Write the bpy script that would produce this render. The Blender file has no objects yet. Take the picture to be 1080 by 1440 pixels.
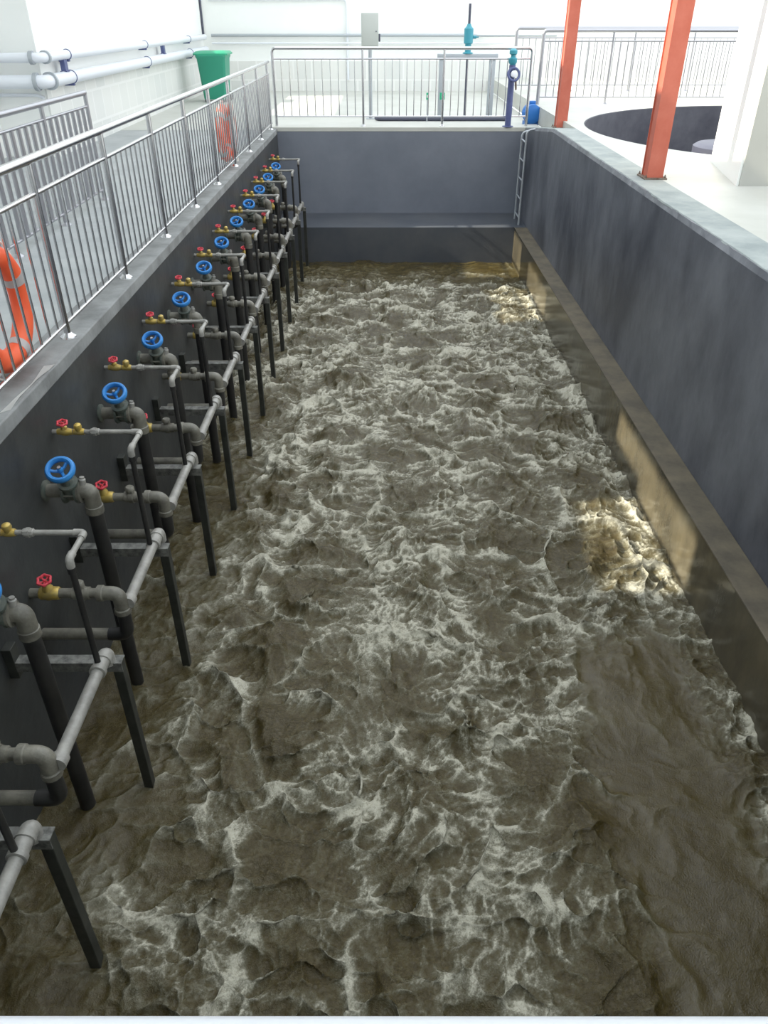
import bpy, bmesh, math, random
import numpy as np
from mathutils import Vector, Matrix
from mathutils.geometry import tessellate_polygon

random.seed(7)
SC = bpy.context.scene
COL = SC.collection
PI = math.pi

# ------------------------------------------------------------------ materials
MATS = {}

def mat(name, col, rough=0.6, metal=0.0, col2=None, scale=6.0, detail=5.0, lo=0.35, hi=0.65,
        bump=0.0, bscale=None, spec=0.5, stretch=(1, 1, 1)):
    m = bpy.data.materials.new(name)
    m.use_nodes = True
    nt = m.node_tree
    b = nt.nodes['Principled BSDF']
    b.inputs['Base Color'].default_value = (*col, 1)
    b.inputs['Roughness'].default_value = rough
    b.inputs['Metallic'].default_value = metal
    b.inputs['Specular IOR Level'].default_value = spec
    if col2 is not None or bump > 0:
        tc = nt.nodes.new('ShaderNodeNewGeometry')
        mp = nt.nodes.new('ShaderNodeMapping')
        mp.inputs['Scale'].default_value = stretch
        nt.links.new(tc.outputs['Position'], mp.inputs['Vector'])
        if col2 is not None:
            n = nt.nodes.new('ShaderNodeTexNoise')
            n.inputs['Scale'].default_value = scale
            n.inputs['Detail'].default_value = detail
            n.inputs['Roughness'].default_value = 0.65
            nt.links.new(mp.outputs['Vector'], n.inputs['Vector'])
            r = nt.nodes.new('ShaderNodeValToRGB')
            r.color_ramp.elements[0].position = lo
            r.color_ramp.elements[0].color = (*col, 1)
            r.color_ramp.elements[1].position = hi
            r.color_ramp.elements[1].color = (*col2, 1)
            nt.links.new(n.outputs['Fac'], r.inputs['Fac'])
            nt.links.new(r.outputs['Color'], b.inputs['Base Color'])
        if bump > 0:
            n2 = nt.nodes.new('ShaderNodeTexNoise')
            n2.inputs['Scale'].default_value = bscale or scale * 4
            n2.inputs['Detail'].default_value = 4
            nt.links.new(mp.outputs['Vector'], n2.inputs['Vector'])
            bp = nt.nodes.new('ShaderNodeBump')
            bp.inputs['Strength'].default_value = bump
            bp.inputs['Distance'].default_value = 0.02
            nt.links.new(n2.outputs['Fac'], bp.inputs['Height'])
            nt.links.new(bp.outputs['Normal'], b.inputs['Normal'])
    MATS[name] = m
    return m

M_steel = mat('stainless_steel', (0.60, 0.60, 0.62), 0.22, 1.0)
M_steel_dull = mat('stainless_dull', (0.42, 0.42, 0.45), 0.36, 1.0)
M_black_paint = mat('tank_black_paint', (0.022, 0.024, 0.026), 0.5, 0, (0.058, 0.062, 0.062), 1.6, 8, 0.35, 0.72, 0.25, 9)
M_right_haze_paint = mat('tank_right_haze_paint', (0.052, 0.057, 0.074), 0.42, 0, (0.20, 0.21, 0.24), 1.0, 10, 0.36, 0.74, 0.3, 7, stretch=(1, 1, 0.6))  # streaky blue grey coat, lightened to imitate haze towards the far end
M_far_haze_paint = mat('tank_far_haze_paint', (0.14, 0.158, 0.195), 0.5, 0, (0.19, 0.208, 0.248), 1.0, 5, 0.3, 0.7, 0.1, 5)  # blue grey coat with the milky haze of the far end mixed into its colour
M_wet = mat('wet_stained_concrete', (0.065, 0.058, 0.042), 0.14, 0, (0.135, 0.115, 0.075), 2.2, 6, 0.35, 0.7, 0.12, 18, stretch=(1, 1, 0.5))
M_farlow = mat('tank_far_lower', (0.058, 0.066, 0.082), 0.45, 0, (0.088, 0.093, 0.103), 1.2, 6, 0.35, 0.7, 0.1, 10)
M_ledge = mat('ledge_silt', (0.075, 0.065, 0.048), 0.7, 0, (0.15, 0.125, 0.085), 4, 6, 0.35, 0.7, 0.2)
M_kerb = mat('kerb_concrete', (0.16, 0.165, 0.165), 0.8, 0, (0.30, 0.31, 0.31), 3, 8, 0.35, 0.7, 0.3)
M_band = mat('edge_band_concrete', (0.23, 0.265, 0.265), 0.75, 0, (0.37, 0.40, 0.39), 2.5, 8, 0.35, 0.7, 0.3)
M_deckl = mat('walkway_screed', (0.30, 0.32, 0.33), 0.55, 0, (0.42, 0.44, 0.44), 2, 8, 0.3, 0.7, 0.2)
M_deckr = mat('pale_screed', (0.46, 0.465, 0.425), 0.5, 0, (0.55, 0.555, 0.52), 1.2, 6, 0.3, 0.7, 0.06)
M_white = mat('white_plaster', (0.84, 0.86, 0.84), 0.7, 0, (0.88, 0.89, 0.87), 0.7, 4)
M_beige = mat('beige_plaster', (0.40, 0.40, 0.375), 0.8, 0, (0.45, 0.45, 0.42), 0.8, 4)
M_railpaint = mat('white_rail_paint', (0.80, 0.82, 0.87), 0.3)
M_pit = mat('pit_coating', (0.065, 0.065, 0.082), 0.85, 0, (0.12, 0.12, 0.14), 1.4, 5)
M_orange = mat('orange_paint', (0.50, 0.115, 0.070), 0.5, 0, (0.56, 0.15, 0.10), 4, 6)
M_rust = mat('rusty_plate', (0.10, 0.055, 0.035), 0.8, 0, (0.22, 0.19, 0.16), 14, 6)
M_pvc = mat('grey_pipe', (0.095, 0.09, 0.075), 0.42, 0, (0.21, 0.20, 0.165), 9, 7, 0.35, 0.65, 0.15, 60)
M_pvcl = mat('pale_grey_pipe', (0.20, 0.195, 0.18), 0.36, 0, (0.33, 0.32, 0.295), 10, 7, 0.35, 0.65, 0.1, 60)
M_black = mat('black_pipe', (0.012, 0.012, 0.013), 0.45, 0, (0.028, 0.027, 0.026), 8, 6)
M_leg = mat('dark_angle_steel', (0.016, 0.018, 0.016), 0.5, 0, (0.04, 0.042, 0.036), 12, 6)
M_arm = mat('dusty_angle_steel', (0.05, 0.05, 0.047), 0.6, 0, (0.19, 0.19, 0.175), 22, 7, 0.35, 0.62)
M_blue = mat('blue_enamel', (0.025, 0.18, 0.52), 0.35, 0, (0.04, 0.25, 0.62), 12, 4)
M_red = mat('red_enamel', (0.56, 0.035, 0.06), 0.4, 0, (0.62, 0.08, 0.10), 20, 4)
M_brass = mat('brass', (0.56, 0.40, 0.09), 0.42, 0.45, (0.40, 0.31, 0.12), 25, 5)
M_iron = mat('green_grey_iron', (0.055, 0.075, 0.066), 0.5, 0, (0.12, 0.125, 0.105), 18, 6)
M_ring = mat('life_ring_orange', (0.82, 0.10, 0.03), 0.5, 0, (0.86, 0.14, 0.05), 6, 3)
M_band_grey = mat('reflective_tape', (0.42, 0.40, 0.40), 0.35)
M_rope = mat('white_rope', (0.74, 0.70, 0.66), 0.8)
M_bin = mat('green_plastic', (0.03, 0.29, 0.19), 0.45)
M_bin_lid = mat('green_plastic_lid', (0.02, 0.30, 0.17), 0.4)
M_rubber = mat('black_rubber', (0.02, 0.02, 0.02), 0.7)
M_whitepipe = mat('white_lagged_pipe', (0.74, 0.77, 0.82), 0.35)
M_bluepost = mat('blue_grey_paint', (0.07, 0.09, 0.22), 0.45, 0, (0.10, 0.12, 0.26), 8, 4)
M_teal = mat('teal_paint', (0.05, 0.30, 0.38), 0.45)
M_panel = mat('panel_grey', (0.50, 0.53, 0.50), 0.5)
M_galv = mat('galvanised', (0.40, 0.43, 0.46), 0.45, 0.3)
M_drum = mat('blue_drum', (0.02, 0.16, 0.50), 0.4)
M_conduit = mat('dark_conduit', (0.07, 0.075, 0.11), 0.5)
M_green = mat('green_sign', (0.02, 0.42, 0.22), 0.5)
M_tape = mat('pale_sticker', (0.70, 0.70, 0.68), 0.6)

# brick-like dado tiles on the hall wall
M_tile = mat('dado_tile', (0.6, 0.6, 0.58), 0.4)
_nt = M_tile.node_tree
_g = _nt.nodes.new('ShaderNodeNewGeometry')
_sx = _nt.nodes.new('ShaderNodeSeparateXYZ')
_cx = _nt.nodes.new('ShaderNodeCombineXYZ')
_ad = _nt.nodes.new('ShaderNodeMath'); _ad.operation = 'ADD'
_bk = _nt.nodes.new('ShaderNodeTexBrick')
_nt.links.new(_g.outputs['Position'], _sx.inputs[0])
_nt.links.new(_sx.outputs['X'], _ad.inputs[0]); _nt.links.new(_sx.outputs['Y'], _ad.inputs[1])
_nt.links.new(_ad.outputs[0], _cx.inputs['X']); _nt.links.new(_sx.outputs['Z'], _cx.inputs['Y'])
_nt.links.new(_cx.outputs[0], _bk.inputs['Vector'])
_bk.inputs['Color1'].default_value = (0.68, 0.69, 0.67, 1)
_bk.inputs['Color2'].default_value = (0.75, 0.75, 0.72, 1)
_bk.inputs['Mortar'].default_value = (0.80, 0.80, 0.78, 1)
_bk.inputs['Scale'].default_value = 1.0
_bk.inputs['Brick Width'].default_value = 0.5
_bk.inputs['Row Height'].default_value = 0.46
_bk.inputs['Mortar Size'].default_value = 0.02
_nt.links.new(_bk.outputs['Color'], _nt.nodes['Principled BSDF'].inputs['Base Color'])

# ------------------------------------------------------------------ mesh helpers
def new_bm():
    return bmesh.new()

def finish(name, bm, m, parent=None, smooth=True, loc=None):
    bmesh.ops.recalc_face_normals(bm, faces=bm.faces[:])
    me = bpy.data.meshes.new(name)
    bm.to_mesh(me); bm.free()
    if m is not None:
        me.materials.append(m)
    if smooth:
        me.polygons.foreach_set('use_smooth', [True] * len(me.polygons))
        try:
            me.set_sharp_from_angle(angle=math.radians(38))
        except Exception:
            pass
    o = bpy.data.objects.new(name, me)
    COL.objects.link(o)
    if parent is not None:
        o.parent = parent
    if loc is not None:
        o.location = loc
    return o

def add_box(bm, x0, x1, y0, y1, z0, z1, bev=0.0):
    vs = [bm.verts.new((x, y, z)) for x in (x0, x1) for y in (y0, y1) for z in (z0, z1)]
    idx = [(0, 1, 3, 2), (4, 6, 7, 5), (0, 4, 5, 1), (2, 3, 7, 6), (0, 2, 6, 4), (1, 5, 7, 3)]
    fs = [bm.faces.new([vs[i] for i in f]) for f in idx]
    if bev > 0:
        es = list({e for f in fs for e in f.edges})
        bmesh.ops.bevel(bm, geom=es, offset=bev, segments=2, profile=0.5, affect='EDGES')

def rounded(path, rad, n=6):
    pts = [Vector(p) for p in path]
    if rad <= 0 or len(pts) < 3:
        return pts
    out = [pts[0]]
    for a, b, c in zip(pts, pts[1:], pts[2:]):
        d1 = (a - b); d2 = (c - b)
        r = min(rad, d1.length * 0.49, d2.length * 0.49)
        p1 = b + d1.normalized() * r; p2 = b + d2.normalized() * r
        for i in range(n + 1):
            t = i / n
            out.append((1 - t) ** 2 * p1 + 2 * t * (1 - t) * b + t * t * p2)
    out.append(pts[-1])
    return out

def add_tube(bm, path, r, seg=12, rad=0.0, caps=True, n=6):
    pts = rounded(path, rad, n)
    rr = r if isinstance(r, (list, tuple)) else [r] * len(pts)
    rings = []
    nrm = None
    for i, p in enumerate(pts):
        if i == 0: t = pts[1] - pts[0]
        elif i == len(pts) - 1: t = pts[-1] - pts[-2]
        else: t = (pts[i + 1] - pts[i]).normalized() + (pts[i] - pts[i - 1]).normalized()
        t.normalize()
        if nrm is None:
            nrm = t.orthogonal().normalized()
        nrm = (nrm - t * nrm.dot(t))
        if nrm.length < 1e-6: nrm = t.orthogonal()
        nrm.normalize()
        bn = t.cross(nrm)
        rings.append([bm.verts.new(p + (nrm * math.cos(2 * PI * k / seg) + bn * math.sin(2 * PI * k / seg)) * rr[i]) for k in range(seg)])
    for a, b in zip(rings, rings[1:]):
        for k in range(seg):
            bm.faces.new((a[k], a[(k + 1) % seg], b[(k + 1) % seg], b[k]))
    if caps:
        bm.faces.new(list(reversed(rings[0]))); bm.faces.new(rings[-1])

def add_lathe(bm, origin, axis, prof, seg=20, caps=True):
    """prof = [(distance along axis, radius)]"""
    o = Vector(origin); t = Vector(axis).normalized()
    n = t.orthogonal().normalized(); b = t.cross(n)
    rings = []
    for d, r in prof:
        rings.append([bm.verts.new(o + t * d + (n * math.cos(2 * PI * k / seg) + b * math.sin(2 * PI * k / seg)) * max(r, 1e-4)) for k in range(seg)])
    for a, c in zip(rings, rings[1:]):
        for k in range(seg):
            bm.faces.new((a[k], a[(k + 1) % seg], c[(k + 1) % seg], c[k]))
    if caps:
        bm.faces.new(list(reversed(rings[0]))); bm.faces.new(rings[-1])

def add_torus(bm, c, axis, R, r, a0=0.0, a1=2 * PI, seg=28, sub=10, ex=1.0):
    c = Vector(c); t = Vector(axis).normalized()
    n = t.orthogonal().normalized()
    if abs(t.x) > 0.9:
        n = Vector((0, 1, 0))
    b = t.cross(n).normalized(); n = b.cross(t).normalized()
    full = abs(a1 - a0 - 2 * PI) < 1e-6
    cnt = seg if full else seg + 1
    rings = []
    for i in range(cnt):
        a = a0 + (a1 - a0) * i / seg
        d = n * math.cos(a) + b * math.sin(a)
        rings.append([bm.verts.new(c + d * (R + r * math.cos(2 * PI * k / sub)) + t * (r * ex * math.sin(2 * PI * k / sub))) for k in range(sub)])
    for i in range(cnt if full else cnt - 1):
        A = rings[i]; B = rings[(i + 1) % cnt]
        for k in range(sub):
            bm.faces.new((A[k], A[(k + 1) % sub], B[(k + 1) % sub], B[k]))
    if not full:
        bm.faces.new(list(reversed(rings[0]))); bm.faces.new(rings[-1])

def add_prism(bm, loops, z0, z1):
    """flat polygon (with holes) between z0 and z1; loops = list of xy lists"""
    polys = [[Vector((x, y, 0)) for x, y in l] for l in loops]
    tris = tessellate_polygon(polys)
    flat = [p for l in polys for p in l]
    top = [bm.verts.new((p.x, p.y, z1)) for p in flat]
    bot = [bm.verts.new((p.x, p.y, z0)) for p in flat]
    for t in tris:
        try:
            bm.faces.new([top[i] for i in t]); bm.faces.new([bot[i] for i in reversed(t)])
        except ValueError:
            pass
    k = 0
    for l in polys:
        n = len(l)
        for i in range(n):
            a = k + i; b = k + (i + 1) % n
            bm.faces.new((top[a], top[b], bot[b], bot[a]))
        k += n

def tube(name, path, r, m, parent=None, seg=12, rad=0.0, **kw):
    bm = new_bm(); add_tube(bm, path, r, seg, rad, **kw)
    return finish(name, bm, m, parent)

def box(name, x0, x1, y0, y1, z0, z1, m, parent=None, bev=0.0):
    bm = new_bm(); add_box(bm, x0, x1, y0, y1, z0, z1, bev)
    return finish(name, bm, m, parent, smooth=bev > 0)

def tag(o, label=None, cat=None, group=None, kind=None):
    if label: o['label'] = label
    if cat: o['category'] = cat
    if group: o['group'] = group
    if kind: o['kind'] = kind
    return o

def thing(name, loc, label, cat, group=None):
    o = bpy.data.objects.new(name, None)
    o.empty_display_size = 0.1
    COL.objects.link(o)
    o.location = loc
    return tag(o, label, cat, group)

def struct(o, label, cat):
    return tag(o, label, cat, None, 'structure')

def dup(o, parent=None):
    c = o.copy()
    COL.objects.link(c)
    if parent is not None:
        c.parent = parent
    for ch in list(o.children):
        dup(ch, c)
    return c

# ------------------------------------------------------------------ dimensions (metres; still water level z = 0)
CAM_Z = 3.81
XL, XR, XRL = -1.96, 2.575, 2.36       # tank faces: left, right above the ledge, right below it
YF, YFL = 15.5, 14.3                   # far face above / below its ledge
ZL, ZF, ZR = 2.06, 2.08, 2.355         # left, far and right deck levels
ZLEDGE = 0.59
NEAR_Y = 0.3

# ------------------------------------------------------------------ tank walls
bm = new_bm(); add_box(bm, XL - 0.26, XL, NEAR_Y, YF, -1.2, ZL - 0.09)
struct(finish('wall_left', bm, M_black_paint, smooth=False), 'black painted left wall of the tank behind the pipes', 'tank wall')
bm = new_bm(); add_box(bm, XL - 0.26, XL + 0.004, NEAR_Y, YF, ZL - 0.09, ZL, 0.008)
struct(finish('trim_1', bm, M_kerb, smooth=False), 'grey concrete kerb along the left edge of the tank', 'kerb')

bm = new_bm(); add_box(bm, XL - 0.26, XR + 0.3, YF, YF + 0.3, -1.2, ZF - 0.07)
struct(finish('wall_far', bm, M_far_haze_paint, smooth=False), 'dark blue grey far wall of the tank', 'tank wall')
bm = new_bm(); add_box(bm, XL - 0.26, XR + 0.3, YF - 0.005, YF + 0.45, ZF - 0.07, ZF, 0.006)
struct(finish('trim_2', bm, M_deckr, smooth=False), 'pale concrete edge strip on top of the far tank wall', 'edge strip')
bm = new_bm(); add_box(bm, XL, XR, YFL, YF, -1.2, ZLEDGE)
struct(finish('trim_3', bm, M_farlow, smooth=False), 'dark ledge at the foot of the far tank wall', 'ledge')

# right wall: upper face with a top that slopes down to the far deck at its end
def zr(y):
    if y < 12.9: return ZR
    return ZR + (ZF - ZR) * (y - 12.9) / (YF - 12.9)
ys = [NEAR_Y, 2, 4, 6, 8, 10, 12, 12.9, 13.6, 14.3, 15, YF]
bm = new_bm()
rows = []
rnd = random.Random(3)
for y in np.arange(NEAR_Y, YF + 0.001, 0.1):
    y = float(min(y, YF))
    chip = 0.012 * math.sin(y * 2.3) + rnd.uniform(-0.006, 0.006)
    z = zr(y)
    rows.append([bm.verts.new(p) for p in ((XR, y, -1.2), (XR, y, z - 0.05), (XR + 0.012 + abs(chip), y, z - 0.006), (XR + 0.345, y, z - 0.006), (XR + 0.345, y, -1.2))])
for a, b in zip(rows, rows[1:]):
    for k in range(4):
        bm.faces.new((a[k], a[k + 1], b[k + 1], b[k]))
bm.faces.new(rows[0]); bm.faces.new(list(reversed(rows[-1])))
struct(finish('wall_right', bm, M_right_haze_paint, smooth=False), 'tall dark blue grey right wall of the tank', 'tank wall')

bm = new_bm()
rows = []
for y in np.arange(NEAR_Y, YF + 0.001, 0.1):
    y = float(min(y, YF)); z = zr(y)
    e = XR + 0.015 + 0.012 * math.sin(y * 2.3) * 0.5 + rnd.uniform(0, 0.01)
    rows.append([bm.verts.new(p) for p in ((e, y, z - 0.012), (e + 0.008, y, z), (XR + 0.345, y, z), (XR + 0.345, y, z - 0.012))])
for a, b in zip(rows, rows[1:]):
    for k in range(4):
        bm.faces.new((a[k], a[(k + 1) % 4], b[(k + 1) % 4], b[k]))
bm.faces.new(rows[0]); bm.faces.new(list(reversed(rows[-1])))
struct(finish('trim_4', bm, M_band, smooth=False), 'grey green cement band along the top of the right wall', 'edge band')

bm = new_bm(); add_box(bm, XRL, XR, NEAR_Y, YFL, -1.2, ZLEDGE - 0.012)
struct(finish('trim_5', bm, M_wet, smooth=False), 'wet brown stained lower course of the right tank wall', 'ledge')
bm = new_bm()
add_box(bm, XRL - 0.008, XR, NEAR_Y, YFL + 0.0, ZLEDGE - 0.012, ZLEDGE, 0.004)
struct(finish('trim_6', bm, M_ledge, smooth=False), 'silty brown ledge top along the right tank wall', 'ledge')
bm = new_bm(); add_box(bm, -4.0, 8.0, -2.2, NEAR_Y, -1.2, ZL - 0.002)
struct(finish('floor_near', bm, M_deckl, smooth=False), 'grey platform at the near end of the tank', 'floor')
bm = new_bm(); add_box(bm, XL - 0.2, XR + 0.3, NEAR_Y, YF + 0.2, -1.5, -1.2)
struct(finish('floor_tank', bm, M_black_paint, smooth=False), 'dark bottom of the tank under the water', 'floor')

# ------------------------------------------------------------------ decks
XH1, XH2, YH = -5.6, -4.85, 12.4
HALL_Y = 24.0
bm = new_bm(); add_prism(bm, [[(XH1 - 0.4, -2.2), (XL - 0.26, -2.2), (XL - 0.26, YF), (XH1 - 0.4, YF)]], ZL - 0.5, ZL - 0.03)
struct(finish('floor_left', bm, M_deckl, smooth=False), 'grey walkway floor left of the tank', 'floor')
bm = new_bm(); add_prism(bm, [[(XH1 - 0.4, YF), (XL - 0.26, YF), (XL - 0.26, YF + 0.3), (XR + 0.345, YF + 0.3), (XR + 0.345, HALL_Y + 0.2), (XH1 - 0.4, HALL_Y + 0.2)]], ZL - 0.5, ZL - 0.025)
struct(finish('floor_far', bm, M_deckr, smooth=False), 'pale floor beyond the far end of the tank', 'floor')
PC, PR = (6.75, 12.75), 3.65
circ = [(PC[0] + PR * math.cos(2 * PI * i / 96), PC[1] + PR * math.sin(2 * PI * i / 96)) for i in range(96)]
bm = new_bm(); add_prism(bm, [[(XR + 0.345, -2.2), (14, -2.2), (14, HALL_Y + 0.2), (XR + 0.345, HALL_Y + 0.2)], circ], ZR - 0.3, ZR)
struct(finish('floor_right', bm, M_deckr, smooth=False), 'pale cream floor right of the tank with a round pit', 'floor')
bm = new_bm()
add_lathe(bm, (PC[0], PC[1], ZR - 2.2), (0, 0, 1), [(0, PR + 0.2), (0, PR - 0.02), (2.19, PR - 0.02), (2.197, PR - 0.012), (2.197, PR + 0.0)], 96, caps=False)
struct(finish('wall_pit', bm, M_pit), 'dark curved wall of the round pit', 'pit wall')
bm = new_bm(); add_lathe(bm, (PC[0], PC[1], ZR - 2.4), (0, 0, 1), [(0, PR + 0.2), (0.2, PR + 0.2)], 64)
struct(finish('floor_pit', bm, M_pit, smooth=False), 'dark bottom of the round pit', 'floor')
p = thing('well_column', (5.35, 12.9, ZR - 2.2), 'dark round column with a wider cap standing inside the round pit', 'column')
bm = new_bm(); add_lathe(bm, (0, 0, 0), (0, 0, 1), [(0, 0.36), (1.75, 0.36)], 32); finish('shaft', bm, M_bluepost, p)
bm = new_bm(); add_lathe(bm, (0, 0, 1.75), (0, 0, 1), [(0, 0.50), (0.03, 0.56), (0.20, 0.56), (0.24, 0.50)], 32); finish('cap', bm, M_conduit, p)

# ------------------------------------------------------------------ hall shell
def holed_wall(name, axis, c0, c1, a0, a1, z0, z1, holes, m):
    us = sorted({a0, a1} | {h[0] for h in holes} | {h[1] for h in holes})
    zs = sorted({z0, z1} | {h[2] for h in holes} | {h[3] for h in holes})
    bm = new_bm()
    for u0, u1 in zip(us, us[1:]):
        for w0, w1 in zip(zs, zs[1:]):
            cu, cw = (u0 + u1) / 2, (w0 + w1) / 2
            if any(h[0] < cu < h[1] and h[2] < cw < h[3] for h in holes): continue
            if axis == 'x': add_box(bm, c0, c1, u0, u1, w0, w1)
            else: add_box(bm, u0, u1, c0, c1, w0, w1)
    return finish(name, bm, m, smooth=False)

S = 0.70      # sun: drop per metre towards +x
SM = 0.06     # drift in y per metre towards +x
HT = 7.2
def win(xw, xa, za, xb, zb, ya, yb):
    """window in wall at xw whose beam covers (xa,za)..(xb,zb) and ya..yb"""
    zl = za + (xa - xw) * S; zh = zb + (xb - xw) * S
    ym = SM * ((xa + xb) / 2 - xw)
    return (ya - ym, yb - ym, zl, zh)
h1 = [win(XH1 - 0.1, 1.66, 0, XRL, 0.56, 4.65, 6.05)]
h1.append(win(XH1 - 0.1, XRL, 0.14, XRL, 0.56, 6.05, 6.9))
h2 = []
hw = win(XH1 - 0.1, 1.62, 0, XRL, 0.5, 10.95, 12.6)
h1.append((hw[0], min(hw[1], YH - 0.2), hw[2], hw[3]))
hb = win(XH2 - 0.1, 1.3, 0, 2.4, 0.55, 13.35, 14.5)
h2.append(hb)
h2.append(win(XH2 - 0.1, -2.6, ZL, -1.0, ZL, 18.0, 22.5))
struct(holed_wall('wall_hall_left', 'x', XH1 - 0.2, XH1, -2.2, YH, ZL - 0.4, HT, h1, M_white), 'white plaster wall of the hall at the left', 'wall')
struct(holed_wall('wall_hall_side', 'x', XH2 - 0.2, XH2, YH, HALL_Y, ZL - 0.4, HT, h2, M_white), 'white plaster wall of the hall beyond the left walkway', 'wall')
bm = new_bm(); add_box(bm, XH1, XH2 - 0.2, YH, YH + 0.2, ZL - 0.4, HT)
struct(finish('wall_hall_return', bm, M_white, smooth=False), 'short white return wall at the left edge', 'wall')
bm = new_bm(); add_box(bm, XH1 - 0.2, 14, HALL_Y, HALL_Y + 0.2, ZL - 0.4, HT - 1.5)
struct(finish('wall_hall_far', bm, M_white, smooth=False), 'bright white far wall of the hall', 'wall')
bm = new_bm(); add_box(bm, XH2, XH2 + 0.025, YH, HALL_Y, ZL - 0.03, 2.98)
struct(finish('trim_7', bm, M_tile, smooth=False), 'grey block dado along the left hall wall', 'dado')
bm = new_bm(); add_box(bm, XH2 + 0.025, 12, HALL_Y - 0.03, HALL_Y, ZL - 0.03, 2.75)
struct(finish('trim_8', bm, M_tile, smooth=False), 'pale block dado along the far hall wall', 'dado')
bm = new_bm(); add_prism(bm, [[(XH1 - 0.2, -2.2), (14, -2.2), (14, 1.6), (-3.2, 1.6), (-3.2, HALL_Y), (XH1 - 0.2, HALL_Y)]], HT, HT + 0.15)  # added out of view, outline set to hold back sun and darken the near end
struct(finish('shade_slab', bm, M_white, smooth=False), 'unseen white slab added to shade the left walkway and the near end', 'shade_slab')
bm = new_bm(); add_box(bm, -6, 14, -2.4, -2.2, ZL - 0.4, HT - 1.0)  # added behind the camera to block sky and darken the near end
struct(finish('wall_near_shade', bm, M_white, smooth=False), 'unseen white wall added behind the near platform to block sky light', 'wall')

# big white pillar at the right
bm = new_bm()
add_prism(bm, [[(3.56, 8.25), (5.1, 8.25), (5.1, 9.8), (3.86, 9.8)]], ZR, HT)
struct(finish('pillar', bm, M_white, smooth=False), 'thick white plastered pillar at the right edge', 'pillar')
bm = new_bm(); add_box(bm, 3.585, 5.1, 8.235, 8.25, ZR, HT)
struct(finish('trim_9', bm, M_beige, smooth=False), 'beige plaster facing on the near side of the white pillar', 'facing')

# ------------------------------------------------------------------ orange columns
def column(x, y, zb, label):
    p = thing('steel_column', (x, y, zb), label, 'column', 'orange steel columns')
    bm = new_bm()
    w, d, t = 0.085, 0.10, 0.012
    prof = [(-w, -d), (w, -d), (w, -d + t), (t / 2, -d + t), (t / 2, d - t), (w, d - t), (w, d), (-w, d), (-w, d - t), (-t / 2, d - t), (-t / 2, -d + t), (-w, -d + t)]
    # closed box column with thin lips at the flanges
    prof = [(-w, -d), (w, -d), (w, -d + t), (w - 0.012, -d + t), (w - 0.012, d - t), (w, d - t), (w, d), (-w, d), (-w, d - t), (-w + 0.012, d - t), (-w + 0.012, -d + t), (-w, -d + t)]
    add_prism(bm, [prof], 0.015, 4.6)
    finish('shaft', bm, M_orange, p, smooth=False)
    bm = new_bm(); add_box(bm, -0.12, 0.12, -0.14, 0.14, 0.0, 0.016, 0.002)
    pl = finish('base_plate', bm, M_rust, p, smooth=False)
    for sx in (-1, 1):
        for sy in (-1, 1):
            bm = new_bm(); add_lathe(bm, (sx * 0.1, sy * 0.118, 0.016), (0, 0, 1), [(0, 0.012), (0.014, 0.012), (0.014, 0.006), (0.03, 0.006)], 6)
            finish('anchor_bolt', bm, M_rust, pl)
    return p
column(2.85, 8.73, ZR, 'nearer orange steel column on the right wall top, beside the white pillar')
column(2.90, 13.95, zr(13.95) + 0.0, 'farther orange steel column near the far right corner of the tank')

# ------------------------------------------------------------------ railings
def railing(name, label, cat, P0, P1, zbase, ztop, zsec, zlow, posts, nbar, rtop=0.026, rpost=0.021, rbar=0.008,
            flange=True, end0='bend', end1='bend', m=None, group=None):
    """straight railing from P0 to P1 (xy); posts = list of distances; nbar bars in each bay"""
    m = m or M_steel
    p = thing(name, (P0[0], P0[1], zbase), label, cat, group)
    d = Vector((P1[0] - P0[0], P1[1] - P0[1], 0)); L = d.length; d.normalize()
    h = ztop - zbase
    path = []
    if end0 == 'bend': path += [(0, 0, 0), (0, 0, h)]
    else: path += [(0, 0, h)]
    if end1 == 'bend': path += [tuple(d * L + Vector((0, 0, h))), tuple(d * L)]
    else: path += [tuple(d * L + Vector((0, 0, h)))]
    tube('top_rail', path, rtop, m, p, 14, rad=0.07)
    tube('middle_rail', [Vector((0, 0, zsec - zbase)), d * L + Vector((0, 0, zsec - zbase))], 0.014, m, p, 10)
    tube('bottom_rail', [Vector((0, 0, zlow - zbase)), d * L + Vector((0, 0, zlow - zbase))], 0.014, m, p, 10)
    proto = None; protof = None
    for s in posts:
        if proto is None:
            bm = new_bm(); add_tube(bm, [(0, 0, 0), (0, 0, h - rtop * 0.5)], rpost, 14)
            o = finish('post', bm, m, p); proto = o
            if flange:
                bm = new_bm(); add_lathe(bm, (0, 0, 0.0), (0, 0, 1), [(0, 0.052), (0.008, 0.05), (0.018, 0.036), (0.03, rpost + 0.002)], 20)
                protof = finish('flange', bm, m, o)
        else:
            o = dup(proto, p)
        o.location = d * s
    hb = zsec - zlow
    protob = None
    edges = [0.0] + [s for s in posts if 0.02 < s < L - 0.02] + [L]
    for a, b in zip(edges, edges[1:]):
        n = nbar if isinstance(nbar, int) else max(1, round((b - a) / nbar) - 1)
        for i in range(1, n + 1):
            s = a + (b - a) * i / (n + 1)
            if protob is None:
                bm = new_bm(); add_tube(bm, [(0, 0, 0), (0, 0, hb)], rbar, 8, caps=False)
                protob = finish('baluster', bm, m, p); o = protob
            else:
                o = dup(protob, p)
            o.location = d * s + Vector((0, 0, zlow - zbase))
    return p

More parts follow.
